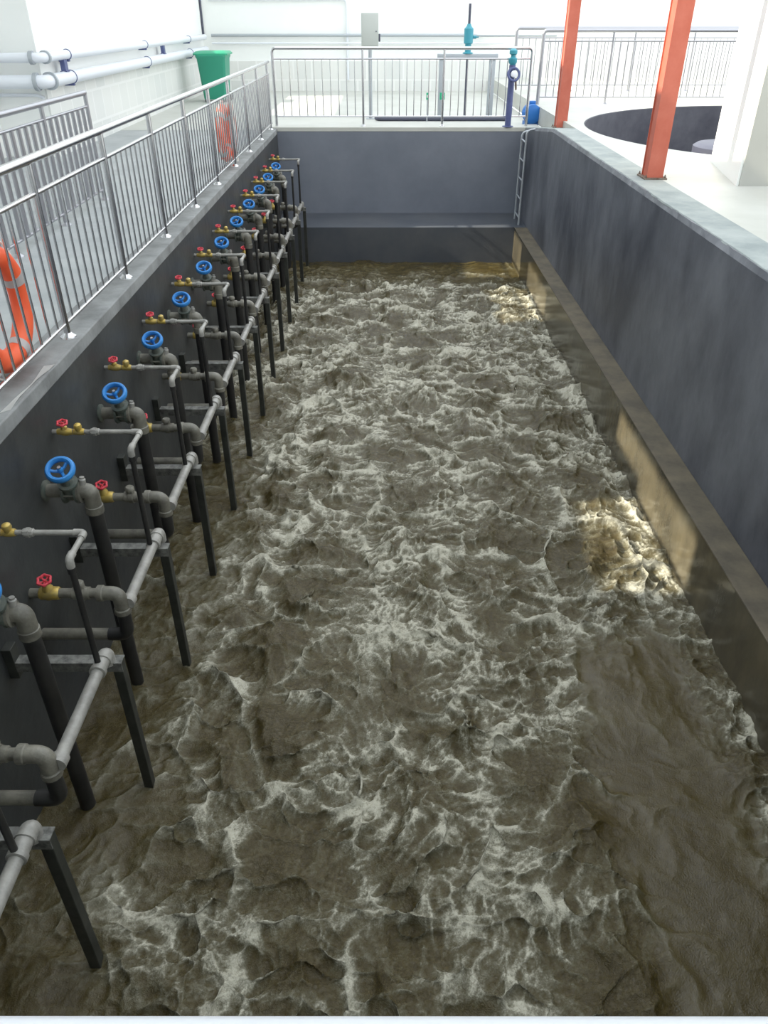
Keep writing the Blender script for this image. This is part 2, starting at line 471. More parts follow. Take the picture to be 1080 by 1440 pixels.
XRAIL = XL - 0.085
y0 = 2.11
railing('railing', 'long stainless railing along the left edge of the tank', 'railing', (XRAIL, y0), (XRAIL, 15.52), ZL, 3.11, 2.93, ZL + 0.085,
        [1.32 * k for k in range(0, 11)], 9, end0='open', end1='open')
railing('railing', 'stainless railing across the far end of the tank', 'railing', (XL - 0.02, 15.68), (2.62, 15.68), ZF, 3.31, 3.15, ZF + 0.16,
        [1.60, 3.05], 10, end0='bend', end1='bend')
railing('railing', 'short stainless railing on the left walkway near the hall wall', 'railing', (-3.2, 4.4), (-3.2, 9.25), ZL - 0.03, 3.11, 2.98, ZL + 0.08,
        [0, 1.2, 2.4, 3.6, 4.85], 7, end0='open', end1='open', rbar=0.021, m=M_steel_dull)
railing('railing', 'stainless railing behind the round pit, nearer of the two at right', 'railing', (2.96, 16.62), (6.7, 16.62), ZR, 3.56, 3.39, ZR + 0.12,
        [1.3, 2.6], 8, rtop=0.034, rbar=0.010, m=M_steel_dull)
railing('railing', 'stainless railing farthest back at right, behind the pit railing', 'railing', (2.9, 19.6), (9.2, 19.6), ZR, 3.56, 3.38, ZR + 0.12,
        [1.3, 2.6, 3.9, 5.2], 8, rtop=0.036, rbar=0.010, m=M_steel_dull)
# pale rail of the near platform, right below the camera
p = thing('railing', (-2.2, 0.184, ZL), 'pale white handrail of the near platform along the bottom edge of the picture', 'railing')
tube('top_rail', [(0.0, 0.0, 1.254), (5.2, 0.0, 1.248)], 0.028, M_railpaint, p, 20)
for xx in (0.1, 5.1):
    bm = new_bm(); add_tube(bm, [(xx, 0, 0), (xx, 0, 1.23)], 0.021, 12); o = finish('post', bm, M_steel, p)
    bm = new_bm(); add_lathe(bm, (xx, 0, 0), (0, 0, 1), [(0, 0.05), (0.02, 0.03)], 16); finish('flange', bm, M_steel, o)
tube('bottom_rail', [(0.1, 0.0, 0.12), (5.1, 0.0, 0.12)], 0.014, M_steel, p, 10)

# ------------------------------------------------------------------ pipework at the left
Y0, DY = 1.89, 1.008
ORD = ['first', 'second', 'third', 'fourth', 'fifth', 'sixth', 'seventh', 'eighth', 'ninth', 'tenth', 'eleventh', 'twelfth', 'thirteenth', 'fourteenth']

def add_handwheel(bm, c, axis, R, r, spokes=5, scallop=0.0, ex=1.15):
    c = Vector(c); t = Vector(axis).normalized()
    n = t.orthogonal().normalized(); b = t.cross(n)
    seg = 40; sub = 10
    rings = []
    for i in range(seg):
        a = 2 * PI * i / seg
        d = n * math.cos(a) + b * math.sin(a)
        RR = R * (1 + scallop * math.cos(a * 6))
        rings.append([bm.verts.new(c + d * (RR + r * math.cos(2 * PI * k / sub)) + t * (r * ex * math.sin(2 * PI * k / sub))) for k in range(sub)])
    for i in range(seg):
        A = rings[i]; B = rings[(i + 1) % seg]
        for k in range(sub):
            bm.faces.new((A[k], A[(k + 1) % sub], B[(k + 1) % sub], B[k]))
    for s in range(spokes):
        a = 2 * PI * s / spokes + 0.3
        d = n * math.cos(a) + b * math.sin(a)
        add_tube(bm, [c - t * r * 1.2, c - t * r * 1.2 + d * R * 0.5, c + d * R], r * 0.62, 8)
    add_lathe(bm, c - t * r * 2.2, t, [(0, R * 0.2), (r * 2.6, R * 0.24), (r * 3.2, R * 0.15)], 14)

# --- A: big air pipe with blue gate valve (origin on the wall at pipe height)
def make_air_pipe():
    p = thing('air_pipe', (XL, 0, 0), None, 'pipe', 'air pipes with blue valves on the left wall')
    tube('inlet_pipe', [(0.001, 0, 0), (0.13, 0, 0)], 0.040, M_pvc, p, 18)
    bm = new_bm(); add_lathe(bm, (0.0, 0, 0), (1, 0, 0), [(0.001, 0.062), (0.012, 0.062), (0.02, 0.044)], 20); finish('wall_collar', bm, M_iron, p)
    bm = new_bm()
    add_lathe(bm, (0.115, 0, 0), (1, 0, 0), [(0, 0.072), (0.014, 0.072), (0.014, 0.045), (0.03, 0.056), (0.055, 0.056), (0.072, 0.045), (0.072, 0.072), (0.086, 0.072)], 22)
    ax = Vector((0.0, -0.42, 1)).normalized()
    c0 = Vector((0.158, 0, 0))
    add_lathe(bm, c0 + ax * 0.02, ax, [(0, 0.05), (0.04, 0.044), (0.05, 0.058), (0.064, 0.058), (0.066, 0.036), (0.10, 0.026), (0.115, 0.018)], 18)
    v = finish('gate_valve', bm, M_iron, p)
    for k in range(8):
        a = 2 * PI * k / 8
        if k % 2 == 0:
            bm = new_bm(); add_tube(bm, [(0.108, 0.06 * math.cos(a), 0.06 * math.sin(a)), (0.208, 0.06 * math.cos(a), 0.06 * math.sin(a))], 0.006, 6); finish('bolt', bm, M_pvc, v)
    tube('stem', [c0 + ax * 0.11, c0 + ax * 0.225], 0.010, M_steel_dull, v, 10)
    bm = new_bm(); ax2 = Vector((0.12, -0.62, 1)).normalized()
    add_handwheel(bm, (0, 0, 0), ax2, 0.068, 0.0150, 3, ex=1.5)
    finish('handwheel', bm, M_blue, v, loc=c0 + ax * 0.20)
    path = rounded([(0.19, 0, 0), (0.262, 0, 0), (0.262, 0, -0.12)], 0.085, 8)
    bm = new_bm(); add_tube(bm, path, 0.047, 18)
    add_lathe(bm, (0.262, 0, -0.145), (0, 0, 1), [(0, 0.052), (0.045, 0.052), (0.05, 0.046)], 18)
    add_lathe(bm, (0.20, 0, 0), (1, 0, 0), [(0, 0.070), (0.016, 0.070), (0.018, 0.05)], 20)
    finish('elbow', bm, M_pvc, p)
    bm = new_bm(); add_lathe(bm, (0.225, 0, 0.04), (0.1, 0.1, 1), [(0, 0.02), (0.035, 0.02), (0.04, 0.014), (0.05, 0.014)], 12); finish('plug', bm, M_pvcl, p)
    tube('drop_pipe', [(0.262, 0, -0.13), (0.262, 0, -1.75)], 0.043, M_black, p, 18)
    return p

# --- B: thin sampling pipe with brass valves
def make_branch_pipe():
    p = thing('branch_pipe', (XL, 0, 0), None, 'pipe', 'thin branch pipes with brass valves on the left wall')
    tube('horizontal_pipe', [(0.001, 0, 0), (0.49, 0, 0)], 0.014, M_pvcl, p, 12)
    bm = new_bm()
    add_lathe(bm, (0.03, 0, 0), (1, 0, 0), [(0, 0.018), (0.02, 0.02), (0.03, 0.024), (0.06, 0.024), (0.075, 0.02), (0.09, 0.018)], 14)
    add_lathe(bm, (0.073, 0, 0.01), (0, 0, 1), [(0, 0.02), (0.022, 0.018), (0.028, 0.012), (0.045, 0.01)], 12)
    v = finish('stop_valve', bm, M_brass, p)
    bm = new_bm(); add_handwheel(bm, (0, 0, 0), (0.05, -0.25, 1), 0.027, 0.0065, 4, 0.09); finish('handwheel', bm, M_red, v, loc=(0.073, -0.008, 0.062))
    bm = new_bm()
    add_lathe(bm, (0.125, 0, 0), (1, 0, 0), [(0, 0.018), (0.015, 0.021), (0.05, 0.021), (0.065, 0.018)], 14)
    add_lathe(bm, (0.158, -0.002, 0.005), (0, -0.1, 1), [(0, 0.018), (0.02, 0.02), (0.03, 0.024), (0.045, 0.02), (0.052, 0.01)], 14)
    finish('check_valve', bm, M_brass, p)
    bm = new_bm(); add_lathe(bm, (0.225, 0, 0), (1, 0, 0), [(0, 0.016), (0.004, 0.021), (0.015, 0.021), (0.016, 0.026), (0.034, 0.026), (0.035, 0.021), (0.05, 0.021), (0.055, 0.016)], 8); finish('union', bm, M_pvcl, p)
    bm = new_bm()
    add_tube(bm, [(0.47, 0, 0), (0.52, 0, 0), (0.52, -0.05, 0)], 0.0185, 12, rad=0.025)
    add_tube(bm, [(0.52, -0.03, 0), (0.52, -0.20, 0)], 0.0145, 12)
    add_tube(bm, [(0.52, -0.17, 0), (0.52, -0.215, 0), (0.52, -0.215, -0.05)], 0.0195, 12, rad=0.03)
    finish('elbow', bm, M_pvcl, p)
    bm = new_bm(); add_lathe(bm, (0.52, -0.215, -0.075), (0, 0, 1), [(0, 0.021), (0.03, 0.021)], 10); finish('coupling', bm, M_black, p)
    tube('drop_pipe', [(0.52, -0.215, -0.045), (0.52, -0.215, -0.66)], 0.0155, M_black, p, 12)
    return p

# --- C: supply pipe, elbow down, header along the tank
def make_supply_pipe():
    p = thing('supply_pipe', (XL, 0, 0), None, 'pipe', 'supply pipes with red valves on the left wall')
    tube('horizontal_pipe', [(0.001, 0, 0), (0.42, 0, 0)], 0.028, M_pvc, p, 16)
    bm = new_bm()
    add_lathe(bm, (0.055, 0, 0), (1, 0, 0), [(0, 0.032), (0.01, 0.038), (0.03, 0.038), (0.05, 0.042), (0.08, 0.038), (0.10, 0.038), (0.11, 0.032)], 14)
    add_lathe(bm, (0.105, 0, 0.02), (0, -0.1, 1), [(0, 0.034), (0.02, 0.03), (0.035, 0.022), (0.06, 0.012), (0.075, 0.008)], 12)
    v = finish('stop_valve', bm, M_brass, p)
    bm = new_bm(); add_handwheel(bm, (0, 0, 0), (0.05, -0.3, 1), 0.034, 0.008, 5, 0.09); finish('handwheel', bm, M_red, v, loc=(0.105, -0.012, 0.10))
    bm = new_bm(); add_lathe(bm, (0.235, 0, 0), (1, 0, 0), [(0, 0.030), (0.004, 0.037), (0.035, 0.037), (0.036, 0.044), (0.065, 0.044), (0.066, 0.037), (0.095, 0.037), (0.10, 0.030)], 12)
    add_lathe(bm, (0.28, 0, 0.02), (0, 0, 1), [(0, 0.024), (0.03, 0.024), (0.032, 0.032), (0.05, 0.032), (0.06, 0.024)], 8)
    finish('union', bm, M_pvc, p)
    bm = new_bm()
    add_tube(bm, [(0.39, 0, 0), (0.49, 0, 0), (0.49, 0, -0.10)], 0.040, 16, rad=0.08, n=8)
    add_lathe(bm, (0.49, 0, -0.135), (0, 0, 1), [(0, 0.047), (0.03, 0.047), (0.035, 0.042)], 16)
    add_lathe(bm, (0.375, 0, 0), (1, 0, 0), [(0, 0.046), (0.03, 0.046), (0.035, 0.041)], 16)
    finish('elbow', bm, M_pvc, p)
    tube('drop_pipe', [(0.49, 0, -0.11), (0.49, 0, -0.30), (0.38, 0, -0.30)], 0.038, M_black, p, 16, rad=0.07)
    tube('return_pipe', [(0.001, 0, -0.30), (0.40, 0, -0.30)], 0.034, M_pvc, p, 14)
    # header running away along the tank to the next bracket
    h = tube('header_pipe', [(0.525, 0.02, -0.075), (0.525, 0.66, -0.075)], 0.031, M_pvcl, p, 18)
    bm = new_bm()
    add_lathe(bm, (0.525, 0.0, -0.075), (0, 1, 0), [(0, 0.038), (0.05, 0.04), (0.055, 0.033)], 16)
    finish('coupling', bm, M_pvcl, h)
    bm = new_bm()
    add_lathe(bm, (0.525, 0.555, -0.075), (0, 1, 0), [(0, 0.032), (0.004, 0.042), (0.03, 0.042), (0.032, 0.037), (0.085, 0.037), (0.087, 0.043), (0.105, 0.043)], 16)
    add_tube(bm, [(0.525, 0.64, -0.075), (0.525, 0.70, -0.075), (0.525, 0.70, -0.14)], 0.040, 16, rad=0.045)
    finish('end_fitting', bm, M_pvcl, h)
    return p

# --- D: bracket with leg standing in the water
def make_bracket():
    p = thing('pipe_bracket', (XL, 0, 1.0), None, 'bracket', 'steel brackets with legs standing in the water')
    bm = new_bm()
    add_box(bm, 0.0, 0.60, -0.028, 0.030, -0.006, 0.0)
    add_box(bm, 0.0, 0.60, -0.034, -0.028, -0.06, 0.0)
    finish('arm', bm, M_arm, p, smooth=False)
    bm = new_bm(); add_box(bm, 0.0, 0.05, -0.035, 0.035, -0.11, 0.09, 0.003); finish('wall_plate', bm, M_leg, p, smooth=False)
    bm = new_bm(); add_box(bm, 0.545, 0.597, -0.028, 0.026, -1.45, -0.004, 0.004); finish('leg', bm, M_leg, p, smooth=False)
    return p

def spread(maker, specs, fmt, n_from=0):
    first = None
    for i, (y, z, ang, dx) in enumerate(specs):
        o = None
        if first is None:
            o = first = maker()
        else:
            o = dup(first)
        o.location = (XL + dx, y, z)
        o['label'] = fmt.format(ORD[i])
        for ch in o.children:
            for g in ch.children:
                if g.name.startswith('handwheel'):
                    pass
    return first

rj = random.Random(11)
ks = range(0, 13)
spA = [(Y0 + DY * k - 0.16 + rj.uniform(-0.02, 0.02), 1.505 - (0.05 if k == 1 else 0), 0, 0.0) for k in range(1, 13)]
spB = [(Y0 + DY * k + 0.10 + rj.uniform(-0.02, 0.02), 1.735 + rj.uniform(-0.01, 0.01), 0, 0.0) for k in range(0, 13)]
spC = [(Y0 + DY * k + (0.29 if k < 1 else 0.39) + rj.uniform(-0.015, 0.015), 1.125, 0, 0.0) for k in range(-1, 12)]
spD = [(Y0 + DY * k, 1.0, 0, 0.0) for k in range(0, 13)]
spread(make_air_pipe, spA, '{} thick air pipe from the near end, with blue handwheel and black drop pipe')
spread(make_branch_pipe, spB, '{} thin grey branch pipe from the near end, with small red wheel and brass valve')
spread(make_supply_pipe, spC, '{} grey supply pipe from the near end, with red wheel and header pipe running back')
spread(make_bracket, spD, '{} dark steel bracket from the near end, its single leg standing in the water')

# ------------------------------------------------------------------ life rings
def life_ring(y, zc, lean, label, rope=False):
    p = thing('life_ring', (XRAIL - 0.105, y, zc), label, 'life ring', 'orange life rings behind the left railing')
    bm = new_bm(); add_torus(bm, (0, 0, 0), (1, 0, 0), 0.285, 0.066, seg=56, sub=18, ex=0.85); finish('ring', bm, M_ring, p)
    for k in range(4):
        a = k * PI / 2 + 0.25 + lean
        bm = new_bm(); add_torus(bm, (0, 0, 0), (1, 0, 0), 0.285, 0.0685, a - 0.11, a + 0.11, seg=6, sub=18, ex=0.85)
        finish('reflective_band', bm, M_band_grey, p)
    bm = new_bm()
    pts = []
    for i in range(49):
        a = 2 * PI * i / 48 + 0.25 + lean
        rr = 0.362 + 0.025 * abs(math.sin(2 * (a - 0.25 - lean)))
        pts.append((0.0, math.cos(a) * rr, math.sin(a) * rr))
    add_tube(bm, pts, 0.006, 6); finish('grab_line', bm, M_rope, p)
    if rope:
        tube('hanging_rope', [(0.068, 0.1, 0.1), (0.066, 0.16, -0.02), (0.068, 0.30, -0.16), (0.066, 0.45, -0.30), (0.07, 0.50, -0.38), (0.068, 0.42, -0.43)], 0.012, M_rope, p, 8, rad=0.06)
    return p
life_ring(4.17, 2.43, 0.12, 'orange life ring with grey bands leaning behind the railing at the left edge')
life_ring(11.35, 2.47, 0.5, 'farther orange red life ring behind the railing, with white rope, near the green bin', rope=True)

# ------------------------------------------------------------------ wheelie bin
p = thing('wheelie_bin', (-4.05, 21.0, ZL - 0.025), 'green plastic wheelie bin standing at the far left by the hall wall', 'bin')
bm = new_bm()
prof = [(0.06, 0.27, 0.27), (0.10, 0.27, 0.29), (0.90, 0.33, 0.37), (0.94, 0.35, 0.40), (0.98, 0.35, 0.40)]
rings = []
for z, hx, hy in prof:
    c = 0.05
    rings.append([bm.verts.new((x, y, z)) for x, y in ((-hx + c, -hy), (hx - c, -hy), (hx, -hy + c), (hx, hy - c), (hx - c, hy), (-hx + c, hy), (-hx, hy - c), (-hx, -hy + c))])
for a, b in zip(rings, rings[1:]):
    for k in range(8): bm.faces.new((a[k], a[(k + 1) % 8], b[(k + 1) % 8], b[k]))
bm.faces.new(rings[0]); bm.faces.new(rings[-1])
finish('body', bm, M_bin, p)
bm = new_bm(); rings = []
for z, s in ((0.98, 0.40), (1.01, 0.40), (1.05, 0.35), (1.06, 0.2)):
    rings.append([bm.verts.new((x * s, y * s, z)) for x, y in ((-.9, -1), (.9, -1), (1, -.9), (1, .9), (.9, 1), (-.9, 1), (-1, .9), (-1, -.9))])
for a, b in zip(rings, rings[1:]):
    for k in range(8): bm.faces.new((a[k], a[(k + 1) % 8], b[(k + 1) % 8], b[k]))
bm.faces.new(rings[0]); bm.faces.new(rings[-1])
finish('lid', bm, M_bin_lid, p)
tube('handle', [(-0.25, 0.42, 0.98), (-0.25, 0.50, 1.0), (0.25, 0.50, 1.0), (0.25, 0.42, 0.98)], 0.018, M_bin, p, 8, rad=0.04)
for sx in (-1, 1):
    bm = new_bm(); add_lathe(bm, (sx * 0.30, 0.24, 0.10), (1, 0, 0), [(-0.025, 0.08), (-0.02, 0.10), (0.02, 0.10), (0.025, 0.08)], 20); finish('wheel', bm, M_rubber, p)
    bm = new_bm(); add_box(bm, sx * 0.22 - 0.03, sx * 0.22 + 0.03, -0.25, -0.18, 0.0, 0.08, 0.004); finish('foot', bm, M_rubber, p)

# ------------------------------------------------------------------ wall pipes on the left hall wall
def wall_pipe(z, r, label, fit=True):
    p = thing('wall_pipe', (XH2 + 0.13, 23.6, z), label, 'pipe', 'white pipes along the left hall wall')
    y1 = 12.15 - 23.6
    tube('run', [(0, 0, 0), (0, y1, 0), (-0.85, y1, 0)], r, M_whitepipe, p, 16, rad=0.12)
    bm = new_bm()
    add_lathe(bm, (-0.14, y1, 0), (1, 0, 0), [(0, r * 1.02), (0.0, r * 1.35), (0.05, r * 1.35), (0.05, r * 1.02)], 18)
    finish('flange', bm, M_galv, p)
    bm = new_bm()
    add_lathe(bm, (0, y1 + 0.16, 0), (0, 1, 0), [(0, r * 1.02), (0.0, r * 1.35), (0.05, r * 1.35), (0.05, r * 1.02)], 18)
    finish('flange', bm, M_galv, p)
    for yy in (13.2, 17.6, 21.6):
        bm = new_bm(); add_box(bm, -0.14, r * 0.4, yy - 23.6 - 0.03, yy - 23.6 + 0.03, -r - 0.03, -r + 0.004, 0.003)
        s = finish('support', bm, M_bluepost, p)
        bm = new_bm(); add_torus(bm, (0, yy - 23.6, 0), (0, 1, 0), r + 0.004, 0.007, seg=24, sub=6); finish('clamp', bm, M_bluepost, s)
    return p
wall_pipe(3.31, 0.062, 'upper white pipe along the left hall wall')
wall_pipe(3.02, 0.085, 'thicker lower white pipe along the left hall wall')
p = thing('pipe_strut', (XH2 + 0.13, 13.0, 3.10), 'short blue grey strut between the two white wall pipes at left', 'strut', 'struts between the white wall pipes')
bm = new_bm(); add_box(bm, -0.035, 0.035, -0.06, 0.06, 0.0, 0.155, 0.004); finish('web', bm, M_bluepost, p, smooth=False)
bm = new_bm(); add_box(bm, -0.05, 0.05, -0.07, 0.07, -0.002, 0.01, 0.002); finish('foot_plate', bm, M_bluepost, p, smooth=False)
q = dup(p); q.location = (XH2 + 0.13, 19.0, 3.10); q['label'] = 'short blue grey strut between the white wall pipes nearer the green bin'
tag(tube('drain_pipe', [(-5.55, 12.376, 2.84), (-4.95, 12.376, 2.84), (-4.87, 12.376, 2.80)], 0.022, M_whitepipe, None, 10, rad=0.05), 'thin pale pipe below the white pipes at the left edge', 'pipe')
tag(tube('corner_conduit', [(XH2 + 0.03, HALL_Y - 0.03, 3.25), (XH2 + 0.03, HALL_Y - 0.03, 6.0)], 0.028, M_conduit, None, 10), 'dark vertical conduit in the far left corner of the hall', 'conduit')

# pipes on the far hall wall
tag(tube('wall_pipe', [(-4.6, HALL_Y - 0.1, 3.34), (4.6, HALL_Y - 0.1, 3.34)], 0.035, M_galv, None, 12), 'long thin grey pipe across the far hall wall', 'pipe')
tag(tube('wall_pipe', [(-4.6, HALL_Y - 0.1, 3.16), (3.2, HALL_Y - 0.1, 3.16)], 0.022, M_whitepipe, None, 12), 'thinner pale pipe just below the grey pipe on the far wall', 'pipe')
tag(tube('riser_pipe', [(-4.6, HALL_Y - 0.062, 4.13), (-0.98, HALL_Y - 0.062, 4.13), (-0.98, HALL_Y - 0.062, 2.3)], 0.03, M_whitepipe, None, 12, rad=0.1), 'pale pipe bent down at the top left of the far wall', 'pipe')

# ------------------------------------------------------------------ control box on a post
p = thing('control_box', (-0.27, 17.3, ZL - 0.025), 'grey control box on a post behind the far railing', 'control box')
tube('post', [(0, 0, 0), (0, 0, 1.28)], 0.035, M_galv, p, 14)
bm = new_bm(); add_box(bm, -0.165, 0.165, -0.09, 0.09, 1.25, 1.80, 0.012); bx = finish('cabinet', bm, M_panel, p)
bm = new_bm(); add_box(bm, -0.15, 0.15, -0.098, -0.088, 1.27, 1.78, 0.004); d_ = finish('door', bm, M_panel, p)
bm = new_bm(); add_lathe(bm, (0.12, -0.098, 1.5), (0, -1, 0), [(0, 0.012), (0.014, 0.01)], 10); finish('latch', bm, M_conduit, d_)
bm = new_bm(); add_box(bm, 0.165, 0.20, -0.03, 0.03, 1.33, 1.46, 0.006); finish('cable_gland', bm, M_conduit, p)
bm = new_bm(); add_box(bm, -0.09, 0.09, -0.09, 0.09, 0.0, 0.012, 0.002); finish('base_plate', bm, M_galv, p)
tag(tube('floor_conduit', [(-0.16, 17.0, ZL + 0.02), (-0.10, 16.9, ZL + 0.012), (2.45, 16.9, ZL + 0.012)], 0.037, M_conduit, None, 10, rad=0.05), 'dark conduit lying on the floor behind the far railing', 'conduit')

# ------------------------------------------------------------------ sluice gate hoist
p = thing('gate_hoist', (1.66, 17.6, ZL - 0.025), 'grey sluice gate hoist frame with teal gearbox and tall spindle', 'hoist')
for sx in (-1, 1):
    bm = new_bm(); add_box(bm, sx * 0.50 - 0.06, sx * 0.50 + 0.06, -0.05, 0.05, 0, 1.02, 0.006); finish('leg', bm, M_galv, p)
bm = new_bm(); add_box(bm, -0.60, 0.60, -0.07, 0.07, 1.02, 1.12, 0.008); finish('beam', bm, M_galv, p)
bm = new_bm(); add_lathe(bm, (0, 0, 1.12), (0, 0, 1), [(0, 0.10), (0.02, 0.10), (0.03, 0.06), (0.16, 0.06), (0.18, 0.09), (0.42, 0.09), (0.46, 0.05), (0.5, 0.035)], 20); g = finish('gearbox', bm, M_teal, p)
bm = new_bm(); add_lathe(bm, (0.09, 0, 1.40), (1, 0, 0), [(0, 0.03), (0.06, 0.03), (0.06, 0.012), (0.11, 0.012)], 12); finish('crank_shaft', bm, M_teal, g)
tube('spindle', [(0, 0, 0.02), (0, 0, 1.95)], 0.026, M_conduit, p, 10)
for i, (gx, w) in enumerate(((0.82, 0.05), (1.08, 0.10))):
    q = tag(box('wall_sign', gx + 0.0, gx + w, 16.75, 16.765, 2.42, 2.54, M_green, None, 0.002),
            'narrow green tag seen through the far railing' if i == 0 else 'wider green tag with pale mark seen through the far railing', 'sign', 'green tags behind the far railing')
    bm = new_bm(); add_box(bm, gx + w / 2 - 0.012, gx + w / 2 + 0.012, 16.742, 16.752, 2.455, 2.50, 0.001); finish('mark', bm, M_tape, q)
    tube('stake', [(gx + w / 2, 16.775, ZL - 0.02), (gx + w / 2, 16.775, 2.53)], 0.012, M_galv, q, 8)

# ------------------------------------------------------------------ blue davit post at the far right corner
p = thing('davit_post', (2.27, YF + 0.07, ZF), 'blue grey post with teal winch on the edge of the far wall', 'post')
tube('post', [(0, 0, 0), (0, 0, 0.98)], 0.055, M_bluepost, p, 16)
bm = new_bm(); add_lathe(bm, (0, 0, 0), (0, 0, 1), [(0, 0.10), (0.015, 0.10), (0.02, 0.06)], 16); finish('base_plate', bm, M_bluepost, p)
bm = new_bm(); add_lathe(bm, (0, 0, 0.98), (0, 0, 1), [(0, 0.045), (0.04, 0.075), (0.10, 0.075), (0.12, 0.04), (0.15, 0.04), (0.17, 0.07), (0.22, 0.07), (0.25, 0.03)], 18); finish('winch', bm, M_teal, p)
bm = new_bm(); add_torus(bm, (0.02, -0.10, 0.84), (0.15, -1, 0.25), 0.10, 0.022, seg=28, sub=8); w = finish('winch_ring', bm, M_bluepost, p)
bm = new_bm(); add_lathe(bm, (0.02, -0.05, 0.84), (0.1, -1, 0.2), [(0, 0.05), (0.05, 0.055), (0.06, 0.03)], 16); finish('hub', bm, M_whitepipe, w)
tube('hook_strap', [(0.06, -0.11, 0.78), (0.08, -0.10, 0.60)], 0.016, M_rust, p, 8)

# blue motor drum in the corner
p = thing('motor', (2.80, 16.25, ZL - 0.025), 'small blue motor on the floor at the far right corner', 'motor')
bm = new_bm(); add_lathe(bm, (0, -0.18, 0.20), (0, 1, 0), [(0, 0.10), (0.02, 0.16), (0.05, 0.165), (0.06, 0.15), (0.09, 0.165), (0.10, 0.15), (0.13, 0.165), (0.14, 0.15), (0.17, 0.165), (0.18, 0.15), (0.21, 0.165), (0.30, 0.165), (0.34, 0.10)], 24)
b_ = finish('housing', bm, M_drum, p)
bm = new_bm(); add_box(bm, -0.14, 0.14, -0.12, 0.12, 0.0, 0.07, 0.006); finish('mount', bm, M_drum, p)
bm = new_bm(); add_box(bm, -0.06, 0.06, -0.05, 0.05, 0.355, 0.41, 0.008); finish('terminal_box', bm, M_drum, b_)

# ------------------------------------------------------------------ ladder on the right wall
p = thing('ladder', (XR - 0.12, 14.75, ZLEDGE), 'narrow steel ladder fixed to the right wall in the far corner', 'ladder')
for yy in (-0.24, 0.24):
    tube('side_rail', [(0, yy, 0.0), (0, yy, 1.52 + (0.03 if yy < 0 else -0.05)), (0.22, yy, 1.55 + (0.03 if yy < 0 else -0.05))], 0.019, M_galv, p, 10, rad=0.08)
for k in range(5):
    tube('rung', [(0, -0.24, 0.12 + 0.31 * k), (0, 0.24, 0.12 + 0.31 * k)], 0.013, M_galv, p, 8)

# ------------------------------------------------------------------ pale tape on the kerb
bm = new_bm()
rows = []
for i in range(9):
    t = i / 8
    y = 3.62 + 0.62 * t
    rows.append([bm.verts.new((XL - 0.055 + 0.02 * math.sin(t * 3), y, ZL + 0.0015 + 0.008 * math.sin(t * 5) ** 2)), bm.verts.new((XL - 0.012 - 0.015 * math.sin(t * 4), y + 0.04, ZL + 0.0015 + 0.005 * math.sin(t * 7) ** 2))])
for a, b in zip(rows, rows[1:]): bm.faces.new((a[0], a[1], b[1], b[0]))
r_ = bmesh.ops.solidify(bm, geom=bm.faces[:], thickness=0.002)
tag(finish('tape_strip', bm, M_tape), 'torn pale strip of tape lying on the left kerb by the life ring', 'tape')

# ------------------------------------------------------------------ churning water
RNG = np.random.default_rng(5)
PERM = RNG.permutation(512).astype(np.int64)
GA = RNG.uniform(0, 2 * np.pi, 512)
GX, GY = np.cos(GA), np.sin(GA)

def hsh(ix, iy):
    return PERM[(PERM[ix & 511] + iy) & 511]

def pnoise(x, y):
    ix = np.floor(x).astype(np.int64); iy = np.floor(y).astype(np.int64)
    fx = x - ix; fy = y - iy
    ux = fx * fx * fx * (fx * (fx * 6 - 15) + 10); uy = fy * fy * fy * (fy * (fy * 6 - 15) + 10)
    def g(dx, dy):
        h = hsh(ix + dx, iy + dy)
        return GX[h] * (fx - dx) + GY[h] * (fy - dy)
    a = g(0, 0); b = g(1, 0); c = g(0, 1); d = g(1, 1)
    return 1.5 * ((a + (b - a) * ux) * (1 - uy) + (c + (d - c) * ux) * uy)

def fbm(x, y, o=4, s=1.0, gain=0.5):
    v = 0; a = 1.0; t = 0
    for i in range(o):
        v = v + a * pnoise(x * s + 17.3 * i, y * s - 9.1 * i); t += a
        s *= 2.03; a *= gain
    return v / t

def worley(x, y, cell, jit=0.9, seed=0):
    gx = x / cell; gy = y / cell
    ix = np.floor(gx).astype(np.int64); iy = np.floor(gy).astype(np.int64)
    f1 = np.full(x.shape, 9.0); f2 = np.full(x.shape, 9.0)
    cx = np.zeros_like(x); cy = np.zeros_like(x); cid = np.zeros(x.shape, np.int64)
    for dx in (-1, 0, 1):
        for dy in (-1, 0, 1):
            h = hsh(ix + dx + seed * 31, iy + dy + seed * 57)
            px = ix + dx + 0.5 + (h / 511.0 - 0.5) * jit
            h2 = PERM[(h + 101) & 511]
            py = iy + dy + 0.5 + (h2 / 511.0 - 0.5) * jit
            d = np.hypot(gx - px, gy - py)
            closer = d < f1
            f2 = np.where(closer, f1, np.minimum(f2, d))
            f1 = np.where(closer, d, f1)
            cx = np.where(closer, px, cx); cy = np.where(closer, py, cy); cid = np.where(closer, h, cid)
    return f1, f2, gx - cx, gy - cy, cid

def sm(a, b, x):
    t = np.clip((x - a) / (b - a), 0, 1)
    return t * t * (3 - 2 * t)

NX = 430
xs = np.linspace(XL, XRL + 0.005, NX)
yl = [NEAR_Y]
while yl[-1] < YFL:
    yl.append(yl[-1] + 0.0095 + 0.0016 * max(0, yl[-1] - 1.0))
yl[-1] = YFL + 0.004
ysn = np.array(yl)
NY = len(ysn)
X, Y = np.meshgrid(xs, ysn)

